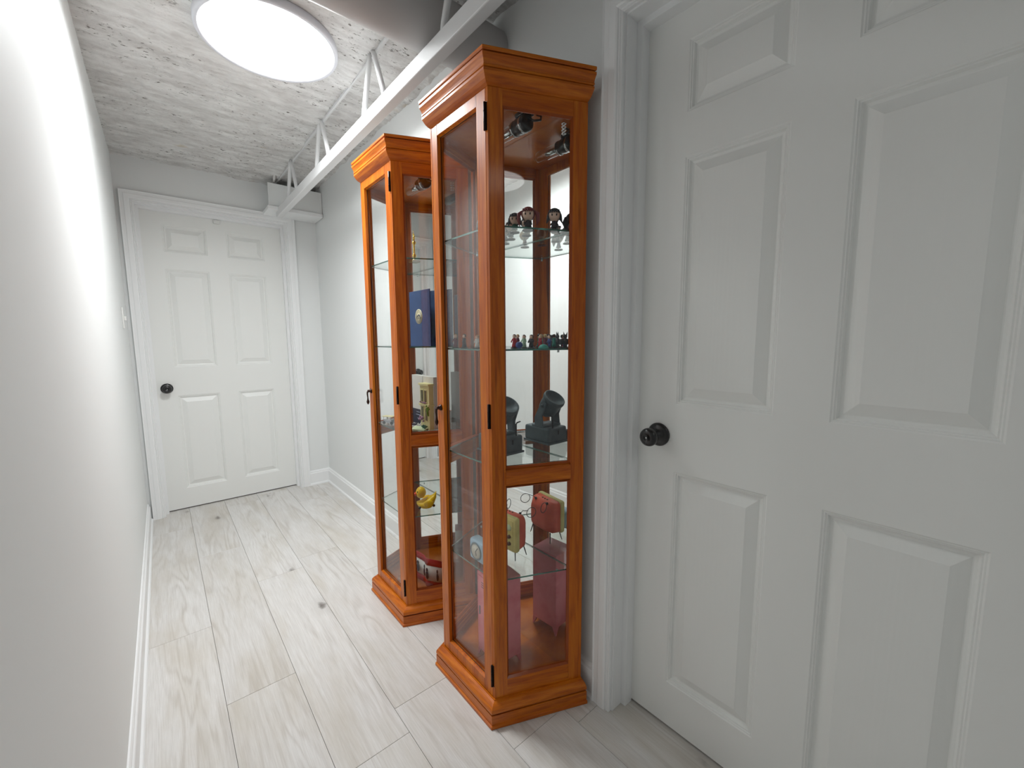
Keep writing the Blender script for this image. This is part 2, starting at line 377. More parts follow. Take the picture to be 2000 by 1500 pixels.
# six panel doors
PF = [(0, 0), (0.003, 0.0022), (0.0055, 0.0022), (0.0075, 0.005), (0.010, 0.005), (0.0135, 0.0115), (0.0185, 0.0130), (0.0205, 0.0130), (0.0455, 0.0028), (0.0475, 0.0018)]
def door(name, org, ax, out, a0, a1, cols, knob_a, knob_z, bottom=0.008, top=2.05):
    """the face lies at org; out points to the viewer's room; panels are real moulded relief"""
    org = Vector(org); ax = Vector(ax); out = Vector(out); Z = Vector((0, 0, 1))
    P3 = lambda a, o, z: org + ax * a + out * o + Z * z
    rows = [(0.150, 0.8124), (1.0102, 1.6739), (1.7856, 1.962)]
    A = [a0] + [c for cc in cols for c in cc] + [a1]; ZZ = [bottom] + [c for r in rows for c in r] + [top]
    q = MB(); holes = {(i, j) for i in (1, 3) for j in (1, 3, 5)}
    for i in range(len(A) - 1):
        for j in range(len(ZZ) - 1):
            if (i, j) in holes: continue
            q.add([P3(A[i], 0, ZZ[j]), P3(A[i + 1], 0, ZZ[j]), P3(A[i + 1], 0, ZZ[j + 1]), P3(A[i], 0, ZZ[j + 1])], [(0, 1, 2, 3)])
    ring = [(a0, bottom), (a1, bottom), (a1, top), (a0, top)]
    q.loft([[P3(a, 0, z) for a, z in ring], [P3(a, -0.035, z) for a, z in ring]], cap=False)
    q.add([P3(a, -0.035, z) for a, z in ring], [(0, 1, 2, 3)])
    d = struct(q.build(name, 'door'))
    for i in (1, 3):
        for j in (1, 3, 5):
            x0, x1, z0, z1 = A[i], A[i + 1], ZZ[j], ZZ[j + 1]; k = MB()
            rg = [[P3(x0 + u, -h, z0 + u), P3(x1 - u, -h, z0 + u), P3(x1 - u, -h, z1 - u), P3(x0 + u, -h, z1 - u)] for u, h in PF]
            k.loft(rg, cap=False); n = len(k.v); k.f.append([n - 4, n - 3, n - 2, n - 1]); k.mi.append(0); k.smooth.append(False)
            k.build('panel', 'door_panel', d)
    kc = P3(knob_a, 0, knob_z)
    kb = MB().lathe([(0.0, 0.026), (0.011, 0.027), (0.0125, 0.036), (0.019, 0.041), (0.0255, 0.048), (0.0265, 0.056), (0.0245, 0.063), (0.017, 0.067), (0.010, 0.068), (0.0095, 0.0665), (0, 0.0665)], kc, out, 32).build('knob', 'black', d)
    MB().lathe([(0.034, 0.0), (0.0345, 0.004), (0.031, 0.008), (0.022, 0.011), (0.012, 0.013), (0.0115, 0.030), (0, 0.030)], kc, out, 32).build('rosette', 'black', kb)
    MB().lathe([(0.0026, 0.066), (0.0026, 0.0695), (0, 0.0695)], kc, out, 10).build('lock_button', 'chrome', kb)
    return d
door('door_1', (1.1063, 0, 0), (0, 1, 0), (-1, 0, 0), JP + 0.003, JN - 0.003, [(-0.0188, 0.2302), (0.3405, 0.5836)], 0.6333, 0.914)
d2 = door('door_2', (0, 3.675, 0), (1, 0, 0), (0, -1, 0), FX0 + 0.003, FX1 - 0.003, [(0.078, 0.319), (0.434, 0.670)], 0.025, 0.868)
# alarm contact at the head of the far door
MB().box((0.365, 3.660, 2.012), (0.405, 3.6745, 2.038), 0.005).build('door_contact', 'switch', d2)
# unseen slab behind the near door, added so no daylight leaks through the gaps
struct(MB().box((XR + 0.62, -0.6, -0.01), (XR + 0.64, 1.2, 2.5)).build('wall_right', 'wall'))

# ceiling lamp, and an added fill lamp of the same build
def lamp(loc, label, m, watt, colr):
    t = thing('ceiling_light', label, 'light', loc)
    r = 0.237
    MB().lathe([(r - 0.004, 0.03), (r, 0.026), (r, 0.006), (r - 0.003, 0.001), (r - 0.008, 0.0), (r - 0.013, 0.001), (r - 0.015, 0.004), (r - 0.015, 0.024), (0, 0.024), (0, 0.03)], (0, 0, 0), (0, 0, 1), 96).build('rim', 'rim', t)
    MB().lathe([(0, 0.0225), (r - 0.0155, 0.0225), (r - 0.0155, 0.004), (r - 0.019, 0.0015), (0, 0.0008)], (0, 0, 0), (0, 0, 1), 96).build('diffuser', m, t)
    la = bpy.data.lights.new('panel_light', 'AREA'); la.shape = 'DISK'; la.size = 0.435; la.energy = watt; la.spread = math.radians(160); la.color = colr
    lo = bpy.data.objects.new('panel_light', la); C.objects.link(lo); lo.parent = t; lo.location = (0, 0, -0.001)
    return t
lamp((0.413, 1.885, HC - 0.026), 'large round flat ceiling light glowing white above the corridor', 'diffuser', LAMP, (0.955, 0.985, 1.0))
lamp((0.42, -0.95, HC - 0.026), 'added fill light shaped like the round ceiling light, unseen behind the viewer', 'fill_diffuser', LAMP_FILL, (0.97, 0.985, 0.985))

# steel joist
J = thing('steel_joist', 'white painted open-web steel joist running along the corridor ceiling', 'beam', (0.7395, 1.5, 2.069))
JO = (0.7395, 1.5, 2.069)
q = MB(JO); y0, y1 = -0.9, 3.45
q.box((0.7205, y0, 2.069), (0.7585, y1, 2.1225), 0.0035); q.build('bottom_chord', 'white_metal', J)
q = MB(JO); q.box((0.742, y0, 2.318), (0.748, YF - 0.02, 2.352)); q.box((0.748, y0, 2.333), (0.762, YF - 0.02, 2.340)); q.build('top_chord', 'white_metal', J)
for ya in (3.045, 2.405, 1.72, 1.08, 0.43, -0.2, -0.8):
    for sg in (-1, 1):
        yb = ya + sg * 0.105
        MB(JO).tube([(0.7395, ya + sg * 0.014, 2.332), (0.7395, ya + sg * 0.028, 2.305), (0.7395, yb - sg * 0.008, 2.15), (0.7395, yb, 2.116)], 0.0105, 10).build('web_rod', 'white_metal', J)
# end bearing pocket on the far wall
q = MB(); q.prism([(0.668, 3.40), (1.022, 3.40), (1.022, YF), (0.705, YF)], 2.130, 2.285); t3 = struct(q.build('trim_3', 'wall'))
q = MB(); q.box((0.66, 3.385, 2.103), (1.022, YF, 2.1295), 0.003); q.build('ledge', 'trim', t3)
q = MB(); q.tube([(0.70, 3.30, 2.345), (0.715, 3.42, 2.31), (0.72, 3.5, 2.29)], 0.008, 8); q.build('spray_strand', 'ceiling', t3)

# duct
DO = (0.44, 1.30, 2.226)
D = thing('round_duct', 'round white painted duct crossing above the steel joist', 'duct', DO)
q = MB(DO); q.lathe([(0.084, 0), (0.0865, 0.0015), (0.0865, 1.166), (0.084, 1.168)], (-0.143, 1.30, 2.2235), (1, 0, 0), 64); q.build('duct_pipe', 'duct', D)
# light switch on the left wall
q = thing('light_switch', 'white light switch plate on the left wall near the far door', 'switch', (xl(3.15), 3.15, 1.32))
MB().box((0.0, -0.036, -0.058), (0.006, 0.036, 0.058), 0.0025).build('plate', 'switch', q)
MB().box((0.006, -0.005, -0.013), (0.016, 0.005, 0.010), 0.002).build('toggle', 'switch', q)

# ------------------------------------------------------------------ display cabinets
U = Vector((0.915, -0.404, 0)); U /= U.length; NN = Vector((-0.404, -0.915, 0)) / math.hypot(0.404, 0.915)   # along the near side, outward from it
U2 = Vector((U.x, -U.y, 0)); N2 = Vector((NN.x, -NN.y, 0))
A0 = Vector((0.716, 0.9366, 0)); B0 = Vector((0.716, 1.2394, 0)); XBK = 0.986; SL = 0.295
CO = (0.85, 1.088, 0)
def outline(d):
    ab = 0.8174 - d / 0.915; bb = 1.3586 + d / 0.915
    return [(0.716 - d, 0.9366 - 0.652 * d), (0.716 - d, 1.2394 + 0.652 * d), (XBK, bb), (XBK, ab)]
def loft_profile(prof, q):
    q.loft([[(x, y, z) for x, y in outline(d)] for d, z in prof]); return q
def S3(side, s, o, z):
    """point on a side face: s from the front corner, o outward, height z"""
    if side == 0: p = A0 + U * s + NN * o
    else: p = B0 + U2 * s + N2 * o
    return Vector((p.x, p.y, z))
def sbox(q, side, s0, s1, o0, o1, z0, z1, ch=0.0):
    ring = lambda z: [S3(side, s0, o0, z), S3(side, s1, o0, z), S3(side, s1, o1, z), S3(side, s0, o1, z)]
    q.loft([ring(z0), ring(z1)])
def frame_side(q, side, s0, s1, z0, z1, w, o0, o1):
    """sloping bead around a pane: from the face (o0) in to the glass (o1)"""
    a = [S3(side, s, o0, z) for s, z in ((s0, z0), (s1, z0), (s1, z1), (s0, z1))]
    b = [S3(side, s, o1, z) for s, z in ((s0 + w, z0 + w), (s1 - w, z0 + w), (s1 - w, z1 - w), (s0 + w, z1 - w))]
    c = [S3(side, s, o1 - 0.004, z) for s, z in ((s0 + w, z0 + w), (s1 - w, z0 + w), (s1 - w, z1 - w), (s0 + w, z1 - w))]
    d = [S3(side, s, -0.018, z) for s, z in ((s0, z0), (s1, z0), (s1, z1), (s0, z1))]
    q.loft([a, b, c, d], cap=False)

GROUP = 'tall wooden display cabinets along the right wall'
CAB = thing('display_cabinet', 'nearer cherry-wood glass display cabinet, standing beside the large door casing', 'cabinet', CO, 0, GROUP)
# base and crown
q = MB(CO); loft_profile([(0.024, 0), (0.0275, 0.001), (0.0275, 0.010), (0.0235, 0.012), (0.0235, 0.043)], q); q.build('plinth', 'cherry_h', CAB)
q = MB(CO); loft_profile([(0.0195, 0.042), (0.0195, 0.047)], q); q.build('plinth_groove', 'groove', CAB)
q = MB(CO); loft_profile([(0.0205, 0.046), (0.0235, 0.048), (0.0240, 0.053), (0.0225, 0.060), (0.0175, 0.067), (0.0100, 0.072), (0.003, 0.0745), (0.003, 0.0775), (-0.010, 0.0778)], q); q.build('base_moulding', 'cherry_h', CAB)
q = MB(CO); loft_profile([(-0.004, 1.8625), (0.001, 1.866), (0.006, 1.869), (0.0115, 1.875), (0.017, 1.884), (0.0205, 1.890), (0.0205, 1.8965)], q); q.build('cornice_cove', 'cherry_h', CAB)
q = MB(CO); loft_profile([(0.0155, 1.8955), (0.0155, 1.8995)], q); loft_profile([(0.021, 1.9310), (0.021, 1.9345)], q); q.build('cornice_groove', 'groove', CAB)
q = MB(CO); loft_profile([(0.0185, 1.8990), (0.0210, 1.9005), (0.0210, 1.904), (0.0195, 1.906), (0.0205, 1.911), (0.0240, 1.919), (0.0265, 1.9235), (0.0270, 1.9305), (0.0205, 1.9308), (0.0205, 1.9346), (0.0260, 1.9348), (0.0275, 1.937), (0.0275, 1.944)], q); q.build('cornice', 'cherry_h', CAB)
q = MB(CO); q.prism([(x, y) for x, y in outline(0.0262)], 1.9438, 1.9452); q.build('bounce_cover', 'bounce_brown', CAB)  # unseen cover added to keep orange bounce off joist, wall and duct
q = MB(CO); q.prism([(x, y) for x, y in outline(-0.019)], 1.855, 1.8624); q.build('top_panel', 'cherry_h', CAB)
# posts
ZB, ZT = 0.0778, 1.8625
for side in (0, 1):
    sg = 1 if side == 0 else -1
    F = A0 if side == 0 else B0
    uu = U if side == 0 else U2; nn = NN if side == 0 else N2
    p = [F + Vector((0.0012, 0.0006 * sg, 0)), F + Vector((0, 0.0078 * sg, 0)), F + Vector((0.021, 0.0078 * sg, 0)), F + uu * 0.042 - nn * 0.021 , F + uu * 0.042, F + uu * 0.0015]
    q = MB(CO); q.prism([(a.x, a.y) for a in p], ZB, ZT); q.build('front_post', 'cherry', CAB)
    q = MB(CO); sbox(q, side, 0.2505, SL, -0.022, 0.0, ZB, ZT); q.build('back_post', 'cherry', CAB)
    for z0, z1, nm in ((ZB, 0.134, 'bottom_rail'), (1.8205, ZT, 'top_rail')):
        q = MB(CO); sbox(q, side, 0.0422, 0.2503, -0.020, -0.0008, z0, z1); q.build(nm, 'cherry_h', CAB)
    q = MB(CO)   # rounded middle rail
    q.loft([[S3(side, s, o, z) for o, z in ((-0.02, 0.758), (-0.004, 0.758), (0.0, 0.762), (0.004, 0.768), (0.005, 0.777), (0.005, 0.795), (0.003, 0.803), (-0.002, 0.808), (-0.006, 0.813), (-0.02, 0.813))] for s in (0.0422, 0.2503)])
    q.build('middle_rail', 'cherry_h', CAB)
    for z0, z1 in ((0.134, 0.758), (0.813, 1.8205)):
        q = MB(CO); frame_side(q, side, 0.042, 0.2505, z0, z1, 0.0058, -0.001, -0.007); q.build('bead', 'cherry_bead_shaded', CAB)
        q = MB(CO); sbox(q, side, 0.045, 0.248, -0.0135, -0.0105, z0 + 0.003, z1 - 0.003); q.build('side_pane', 'glass', CAB)
# back: mirror on a wooden board
q = MB(CO); q.prism([(0.9705, 0.847), (0.9705, 1.329), (0.9725, 1.329), (0.9725, 0.847)], 0.079, 1.854); q.build('mirror_back', 'mirror', CAB)
q = MB(CO); q.prism([(0.9726, 0.845), (0.9726, 1.331), (0.984, 1.336), (0.984, 0.840)], 0.079, 1.8624); q.build('back_board', 'cherry', CAB)
# door
DY0, DY1 = 0.9455, 1.2305
q = MB(CO); XF = 0.7160
def yz(x, y0, y1, z0, z1): return [(x, y0, z0), (x, y1, z0), (x, y1, z1), (x, y0, z1)]
gy0, gy1, gz0, gz1 = 0.9865, 1.1980, 0.1155, 1.8300
q.loft([yz(XF, gy0, gy1, gz0, gz1), yz(XF, DY0 + 0.001, DY1 - 0.001, 0.0815, 1.8605), yz(XF + 0.0012, DY0, DY1, 0.0805, 1.8615), yz(XF + 0.021, DY0, DY1, 0.0805, 1.8615), yz(XF + 0.021, gy0 - 0.002, gy1 + 0.002, gz0 - 0.002, gz1 + 0.002),
        yz(XF + 0.017, gy0 + 0.002, gy1 - 0.002, gz0 + 0.004, gz1 - 0.004), yz(XF + 0.008, gy0 + 0.002, gy1 - 0.002, gz0 + 0.003, gz1 - 0.003), yz(XF, gy0, gy1, gz0, gz1)], cap=False)
DR = q.build('door', 'cherry', CAB)
q = MB(CO); q.box((XF + 0.0135, gy0 - 0.001, gz0 - 0.001), (XF + 0.0165, gy1 + 0.001, gz1 + 0.001)); q.build('door_pane', 'glass', DR)
q = MB(CO)
for a, b in (((gy0 + 0.0015, gz0 + 0.002), (gy0 + 0.0035, gz1 - 0.002)), ((gy1 - 0.0035, gz0 + 0.002), (gy1 - 0.0015, gz1 - 0.002)), ((gy0, gz0 + 0.0025), (gy1, gz0 + 0.0045)), ((gy0, gz1 - 0.0045), (gy1, gz1 - 0.0025))): q.box((XF + 0.0115, a[0], a[1]), (XF + 0.0134, b[0], b[1]))
q.build('gasket', 'gasket', DR)
for z0, z1 in ((gz1 + 0.0, 1.862), (0.080, gz0)):   # joint lines where rails meet the stiles
    for yy in (gy0, gy1):
        q = MB(CO); q.box((XF - 0.0002, yy - 0.0006, z0), (XF + 0.001, yy + 0.0006, z1)); q.build('joint_line', 'groove', DR)
for zc in (1.789, 0.973, 0.152):
    q = MB(CO); q.tube([(XF - 0.0030, 0.9449, zc - 0.036), (XF - 0.0030, 0.9449, zc + 0.036)], 0.0032, 8)
    for k in (-0.0135, 0.0135): q.lathe([(0.0036, -0.001), (0.0036, 0.001)], (XF - 0.003, 0.9449, zc + k), (0, 0, 1), 8)
    q.box((XF - 0.0008, 0.9385, zc - 0.036), (XF + 0.0002, 0.9450, zc + 0.036)); q.build('hinge', 'hinge', DR)
# drop handle
hy, hz = 1.2165, 0.966
q = MB(CO); q.lathe([(0, 0), (0.0105, 0.0), (0.011, 0.003), (0.008, 0.006), (0.0055, 0.009), (0.0065, 0.014), (0.0048, 0.018), (0, 0.018)], (XF + 0.0005, hy, hz), (-1, 0, 0), 20)
q.tube([(XF - 0.014, hy, hz), (XF - 0.018, hy, hz - 0.004), (XF - 0.019, hy, hz - 0.012), (XF - 0.0175, hy, hz - 0.030), (XF - 0.0175, hy, hz - 0.040), (XF - 0.0175, hy, hz - 0.047), (XF - 0.0175, hy, hz - 0.054), (XF - 0.0175, hy, hz - 0.060)],
       [0.0035, 0.0038, 0.0034, 0.0028, 0.0042, 0.0065, 0.0052, 0.0015], 12)
q.build('drop_handle', 'bronze', DR)
# glass shelves with their pegs
def inner(d): 
    o = outline(-d); return [(o[0][0], o[0][1]), (o[1][0], o[1][1]), (0.9692, 1.3586 - 0.0066 - d / 0.915), (0.9692, 0.8174 + 0.0066 + d / 0.915)]
for zt in (1.5155, 1.1665, 0.8165, 0.4535):
    q = MB(CO); pl = inner(0.0235); n = 4
    q.add([(x, y, zt - 0.005) for x, y in pl] + [(x, y, zt) for x, y in pl], [(3, 2, 1, 0), (4, 5, 6, 7)])
    q.cur = 1; b = len(q.v); q.add([(x, y, zt - 0.005) for x, y in pl] + [(x, y, zt) for x, y in pl], [(i, (i + 1) % 4, 4 + (i + 1) % 4, 4 + i) for i in range(4)])
    q.build('glass_shelf', ['shelf_glass', 'shelf_edge'], CAB)
    for px, py in ((0.742, 0.955), (0.742, 1.221), (0.935, 0.880), (0.935, 1.296)):
        q = MB(CO); q.lathe([(0.0035, 0), (0.0035, 0.007), (0, 0.007)], (px, py, zt - 0.0125), (0, 0, 1), 8); q.build('shelf_peg', 'plastic_clear', CAB)
# accent lamp under the top panel
LA = (0.02, 1, 0.01); lx, lz = 0.872, 1.824
q = MB(CO); q.lathe([(0, 0), (0.020, 0), (0.0235, 0.004), (0.0235, 0.040), (0.0215, 0.043), (0.0215, 0.062), (0.0190, 0.064), (0, 0.064)], (lx, 0.945, lz), LA, 32)
q.box((lx - 0.018, 0.938, 1.843), (lx + 0.018, 0.985, 1.8555), 0.003)
LP = q.build('lamp_holder', 'black', CAB)
q = MB(CO); q.lathe([(0.0175, 0), (0.0190, 0.008), (0.0190, 0.085), (0.0170, 0.096), (0.010, 0.104), (0, 0.106)], (lx + 0.001, 1.008, lz), LA, 32); q.build('tube_bulb', 'bulb', LP)
q = MB(CO); q.lathe([(0, 0), (0.009, 0), (0.009, 0.05), (0.005, 0.058), (0, 0.058)], (lx + 0.001, 1.010, lz), LA, 16); q.build('bulb_core', 'chrome', LP)
for yy in (0.960, 1.000):
    q = MB(CO); q.lathe([(0.0242, 0), (0.0242, 0.007)] if yy < 0.98 else [(0.0222, 0), (0.0222, 0.005)], (lx, yy, lz), LA, 32); q.build('clamp_ring', 'chrome', LP)
q = MB(CO); q.tube([(lx, 0.946, 1.832), (lx + 0.006, 0.926, 1.822), (lx + 0.024, 0.918, 1.826), (lx + 0.034, 0.926, 1.842), (lx + 0.036, 0.945, 1.8535)], 0.0032, 8); q.build('lamp_cord', 'black', LP)
for zz in (1.790, 1.799, 1.808, 1.817): MB(CO).tube([(0.949 + 0.006 * math.cos(a), 0.876 + 0.006 * math.sin(a), zz) for a in [i * math.pi / 6 for i in range(12)]], 0.0016, 6, closed=True).build('cord_coil', 'chrome', LP)

CAB2 = copy_tree(CAB); CAB2.location = (CO[0], CO[1] + 0.603, 0)
CAB2['label'] = 'farther cherry-wood glass display cabinet, partly hidden behind the nearer one'

# ------------------------------------------------------------------ things on the shelves
def cm(name, r, g, b, rough=0.45, **k): M[name] = mat(name, lin(r, g, b), rough, **k); return name
def worn(name, a, b, sc=18, rough=0.45, lo=0.45, hi=0.65):
    m = M[name] = mat(name, lin(*a), rough); n = noise(m, coords(m, (1, 1, 1)), sc, 5, 0.6)
    L(m, ramp(m, n, [(lo, lin(*a)), (hi, lin(*b))]), P(m).inputs['Base Color']); bump(m, n, 0.1, 0.0008); return name
worn('pink_paint', (250, 150, 160), (238, 126, 138), 14, 0.5)
worn('tv_yellow', (226, 214, 140), (214, 200, 122), 20, 0.5)
worn('tv_red', (228, 96, 66), (214, 80, 56), 20, 0.45)
worn('grey_cast', (86, 98, 102), (74, 86, 90), 30, 0.5)
worn('duck_yellow', (250, 208, 20), (244, 192, 12), 8, 0.35)
cm('duck_beak', 226, 70, 30); cm('dark_mark', 60, 44, 14, 0.6); cm('wire', 40, 34, 34, 0.4); cm('clock_blue', 176, 206, 224); cm('dial', 222, 216, 200); cm('dial_ring', 120, 134, 140)
cm('skin', 232, 198, 176); cm('white', 232, 232, 228); cm('navy', 22, 26, 52); cm('grey_text', 150, 156, 176); cm('page', 212, 208, 202)
worn('cover_blue', (44, 72, 118), (38, 62, 106), 60, 0.6); cm('seal', 226, 214, 178, 0.4); cm('seal_ink', 96, 96, 104)
cm('cream', 226, 216, 160); cm('window_dark', 34, 32, 26); cm('leaf', 92, 140, 48, 0.6); cm('blossom', 176, 132, 158, 0.6); cm('pale_green', 206, 220, 180)
cm('red_band', 176, 20, 26); cm('band_dark', 44, 36, 54); cm('silver', 176, 178, 184, 0.3, metal=0.7); cm('brown', 96, 64, 44); cm('base_black', 24, 28, 28, 0.3)
M['wrap'] = pane('clear_wrap', (0.9, 0.9, 0.9, 1), 1.6)
for nm, c in dict(hair_black=(26, 28, 34), hair_red=(124, 40, 40), hair_grey=(128, 130, 132), hair_brown=(84, 54, 40), hair_blond=(206, 170, 110), cloth_dark=(34, 34, 44), cloth_red=(176, 28, 42), cloth_green=(34, 96, 74), cloth_pale=(176, 206, 178),
                  cloth_blue=(52, 78, 142), cloth_teal=(60, 156, 140), cloth_plum=(110, 36, 60), cloth_charcoal=(58, 62, 66), cloth_white=(224, 224, 220)).items(): cm(nm, *c)

# pink toy locker
o = (0.836, 1.062, 0.0780); rz = math.radians(-5)
t = thing('toy_locker', 'tall pink metal toy locker standing on the floor of the nearer cabinet', 'locker', o, rz)
q = MB(); q.box((-0.052, -0.058, 0.028), (0.052, 0.058, 0.318), 0.0025); q.build('body', 'pink_paint', t)
q = MB(); q.box((-0.0545, -0.050, 0.040), (-0.0521, 0.050, 0.306), 0.001); dd = q.build('door', 'pink_paint', t)
MB().box((-0.058, 0.034, 0.165), (-0.0545, 0.040, 0.195), 0.001).build('handle', 'silver', dd)
for z in (0.270, 0.278, 0.286): MB().box((-0.0549, -0.025, z), (-0.0544, 0.025, z + 0.002)).build('vent_slot', 'hinge', dd)
for sx in (-1, 1):
    for sy in (-1, 1):
        q = MB(); q.loft([[(sx * 0.052, sy * 0.058, 0.029), (sx * 0.034, sy * 0.058, 0.029), (sx * 0.034, sy * 0.040, 0.029), (sx * 0.052, sy * 0.040, 0.029)], [(sx * 0.052, sy * 0.058, 0), (sx * 0.047, sy * 0.058, 0), (sx * 0.047, sy * 0.053, 0), (sx * 0.052, sy * 0.053, 0)]])
        q.build('foot', 'pink_paint', t)

# television shaped clock on legs, second shelf
o = (0.880, 1.057, 0.4535); rz = math.radians(6)
t = thing('television_clock', 'retro television-shaped clock, yellow face and red casing on wire legs, on glass', 'clock', o, rz); t.scale = (1.1, 1.1, 1.1)
q = MB(); q.box((-0.034, -0.062, 0.028), (-0.012, 0.064, 0.138), 0.009); bz = q.build('bezel', 'tv_yellow', t)
q = MB(); q.box((-0.0355, -0.050, 0.040), (-0.0335, 0.052, 0.127), 0.0009); q.build('front_panel', 'tv_yellow', bz)
def rr(x, hy, z0, z1, r, n=5):
    pts = []
    for (cy, cz, a0) in ((hy - r, z1 - r, 0), (-hy + r, z1 - r, 90), (-hy + r, z0 + r, 180), (hy - r, z0 + r, 270)):
        for i in range(n + 1): a = math.radians(a0 + 90 * i / n); pts.append((x, cy + r * math.cos(a), cz + r * math.sin(a)))
    return pts
q = MB(); q.sm = True; q.loft([rr(-0.013, 0.060, 0.030, 0.136, 0.012), rr(0.012, 0.058, 0.032, 0.134, 0.014), rr(0.030, 0.044, 0.040, 0.118, 0.016), rr(0.034, 0.034, 0.048, 0.108, 0.014)]); q.build('casing', 'tv_red', t)
for zz in (0.056, 0.078): MB().lathe([(0, 0), (0.0062, 0), (0.0052, 0.006), (0, 0.006)], (-0.0353, -0.036, zz), (-1, 0, 0), 16).build('knob', 'brown', bz)
MB().lathe([(0, 0), (0.011, 0), (0.011, 0.001), (0, 0.001)], (-0.0353, -0.034, 0.106), (-1, 0, 0), 6).build('emblem', 'pale_green', bz)
MB().lathe([(0.0, 0.0), (0.030, 0.0), (0.031, 0.002), (0.029, 0.0024), (0.0, 0.0012)], (-0.0353, 0.018, 0.084), (-1, 0, 0), 32).build('dial', 'dial', bz)
for a, l in ((0.4, 0.018), (2.2, 0.024)): MB().tube([(-0.0378, 0.018, 0.084), (-0.0378, 0.018 + l * math.sin(a), 0.084 + l * math.cos(a))], 0.0009, 6).build('clock_hand', 'wire', bz)
for yy in (-0.045, 0.047):
    for xx in (-0.020, 0.018): MB().tube([(xx, yy, 0.034), (xx * 1.35, yy * 1.16, 0.0015)], [0.0022, 0.0013], 8).build('leg', 'wire', t)
for k, (yy, dr) in enumerate(((-0.030, -1), (0.030, 1))):
    c0 = Vector((0.020, yy, 0.131)); cc = c0 + Vector((0.030, dr * 0.020, 0.004))
    q = MB(); q.tube([c0, c0 + Vector((0.008, dr * 0.004, 0.008)), cc + Vector((-0.014, 0, 0.006))], 0.0011, 6)
    q.tube([cc + Vector((0.016 * math.cos(a), 0.010 * dr * math.cos(a) * 0.5 + 0.0, 0.016 * math.sin(a) - 0.004)) for a in [i * math.pi / 12 for i in range(24)]], 0.0011, 6, closed=True)
    q.ball(tuple(c0), 0.0045, 12, 8); q.build('antenna', 'wire', t)
for yy in (-0.012, 0.0, 0.012): MB().lathe([(0, 0), (0.003, 0), (0.003, 0.003), (0, 0.003)], (0.004, yy, 0.1335), (0, 0, 1), 10).build('button', 'brown', t)

# little blue alarm clock
o = (0.772, 1.075, 0.4535)
t = thing('alarm_clock', 'small pale blue square alarm clock with round dial behind the door glass', 'clock', o, 0)
q = MB(); q.box((-0.020, -0.041, 0.004), (0.020, 0.041, 0.078), 0.011); q.build('case', 'clock_blue', t)
MB().lathe([(0, 0), (0.029, 0), (0.030, 0.002), (0.027, 0.0035), (0.0255, 0.0025), (0.0255, 0.001), (0, 0.001)], (-0.0198, 0, 0.042), (-1, 0, 0), 32).build('dial_ring', 'dial_ring', t)
MB().lathe([(0, 0), (0.0245, 0), (0.0245, 0.001), (0, 0.001)], (-0.0208, 0, 0.042), (-1, 0, 0), 32).build('dial', 'dial', t)
for a, l in ((3.4, 0.014), (5.6, 0.019)): MB().tube([(-0.0224, 0, 0.042), (-0.0224, l * math.sin(a), 0.042 + l * math.cos(a))], 0.0010, 6).build('clock_hand', 'wire', t)
for yy in (-0.03, 0.03): MB().lathe([(0, 0), (0.005, 0), (0.004, 0.005), (0, 0.005)], (0, yy, 0), (0, 0, 1), 10).build('foot', 'wire', t)

# die-cast searchlight sharpener on the third shelf
o = (0.862, 1.078, 0.8165)
t = thing('toy_searchlight', 'grey die-cast toy searchlight tilted on a yoke above a block base', 'ornament', o, 0)
q = MB(); q.box((-0.048, -0.064, 0.004), (0.048, 0.064, 0.060), 0.008); q.box((-0.051, -0.067, 0.0), (0.051, 0.067, 0.007), 0.002); q.build('base_block', 'grey_cast', t)
q = MB(); q.box((-0.070, -0.060, 0.004), (-0.046, -0.026, 0.042), 0.006); q.build('side_housing', 'grey_cast', t)
q = MB(); q.box((-0.046, -0.034, 0.058), (0.046, 0.026, 0.066), 0.002); yk = q.build('yoke', 'grey_cast', t)
for sx in (-1, 1):
    q = MB(); x0, x1 = sorted((sx * 0.0405, sx * 0.046))
    pr = [(-0.030, 0.064), (0.010, 0.064), (0.012, 0.092), (-0.022, 0.150), (-0.036, 0.156), (-0.046, 0.146), (-0.026, 0.100)]
    q.loft([[(x0, y, z) for y, z in pr], [(x1, y, z) for y, z in pr]]); q.build('arm', 'grey_cast', yk)
    MB().lathe([(0, 0), (0.007, 0), (0.006, 0.004), (0, 0.004)], (sx * 0.046, -0.030, 0.140), (sx, 0, 0), 12).build('pivot', 'grey_cast', yk)
ax = Vector((-0.04, -0.60, 0.80)).normalized(); c0 = Vector((0, 0.002, 0.104)); K = 1.34
q = MB(); q.lathe([(a * K, b * K) for a, b in [(0, -0.008), (0.010, -0.006), (0.018, 0.002), (0.0215, 0.008), (0.0250, 0.012), (0.0275, 0.024), (0.0280, 0.036), (0.0285, 0.044), (0.0305, 0.047), (0.0315, 0.052), (0.0305, 0.058), (0.0265, 0.0585), (0.025, 0.052), (0, 0.047)]], c0, ax, 40); q.build('lamp_barrel', 'grey_cast', t)
MB().ball((0.004, 0.020, 0.074), (0.009, 0.008, 0.008), 12, 8).build('red_knob', 'tv_red', t)
q = MB(); q.tube([(0.022, -0.058, 0.056), (0.022, -0.058, 0.098), (0.026, -0.058, 0.1030), (0.040, -0.058, 0.1050)], 0.0022, 8); q.build('crank', 'wire', t)
MB().tube([(0.022, -0.058, 0.068), (0.058, -0.050, 0.066)], 0.0012, 6).build('crank_pin', 'wire', t)
MB().box((-0.002, -0.0665, 0.034), (0.002, -0.0655, 0.050)).build('slot', 'wire', t)

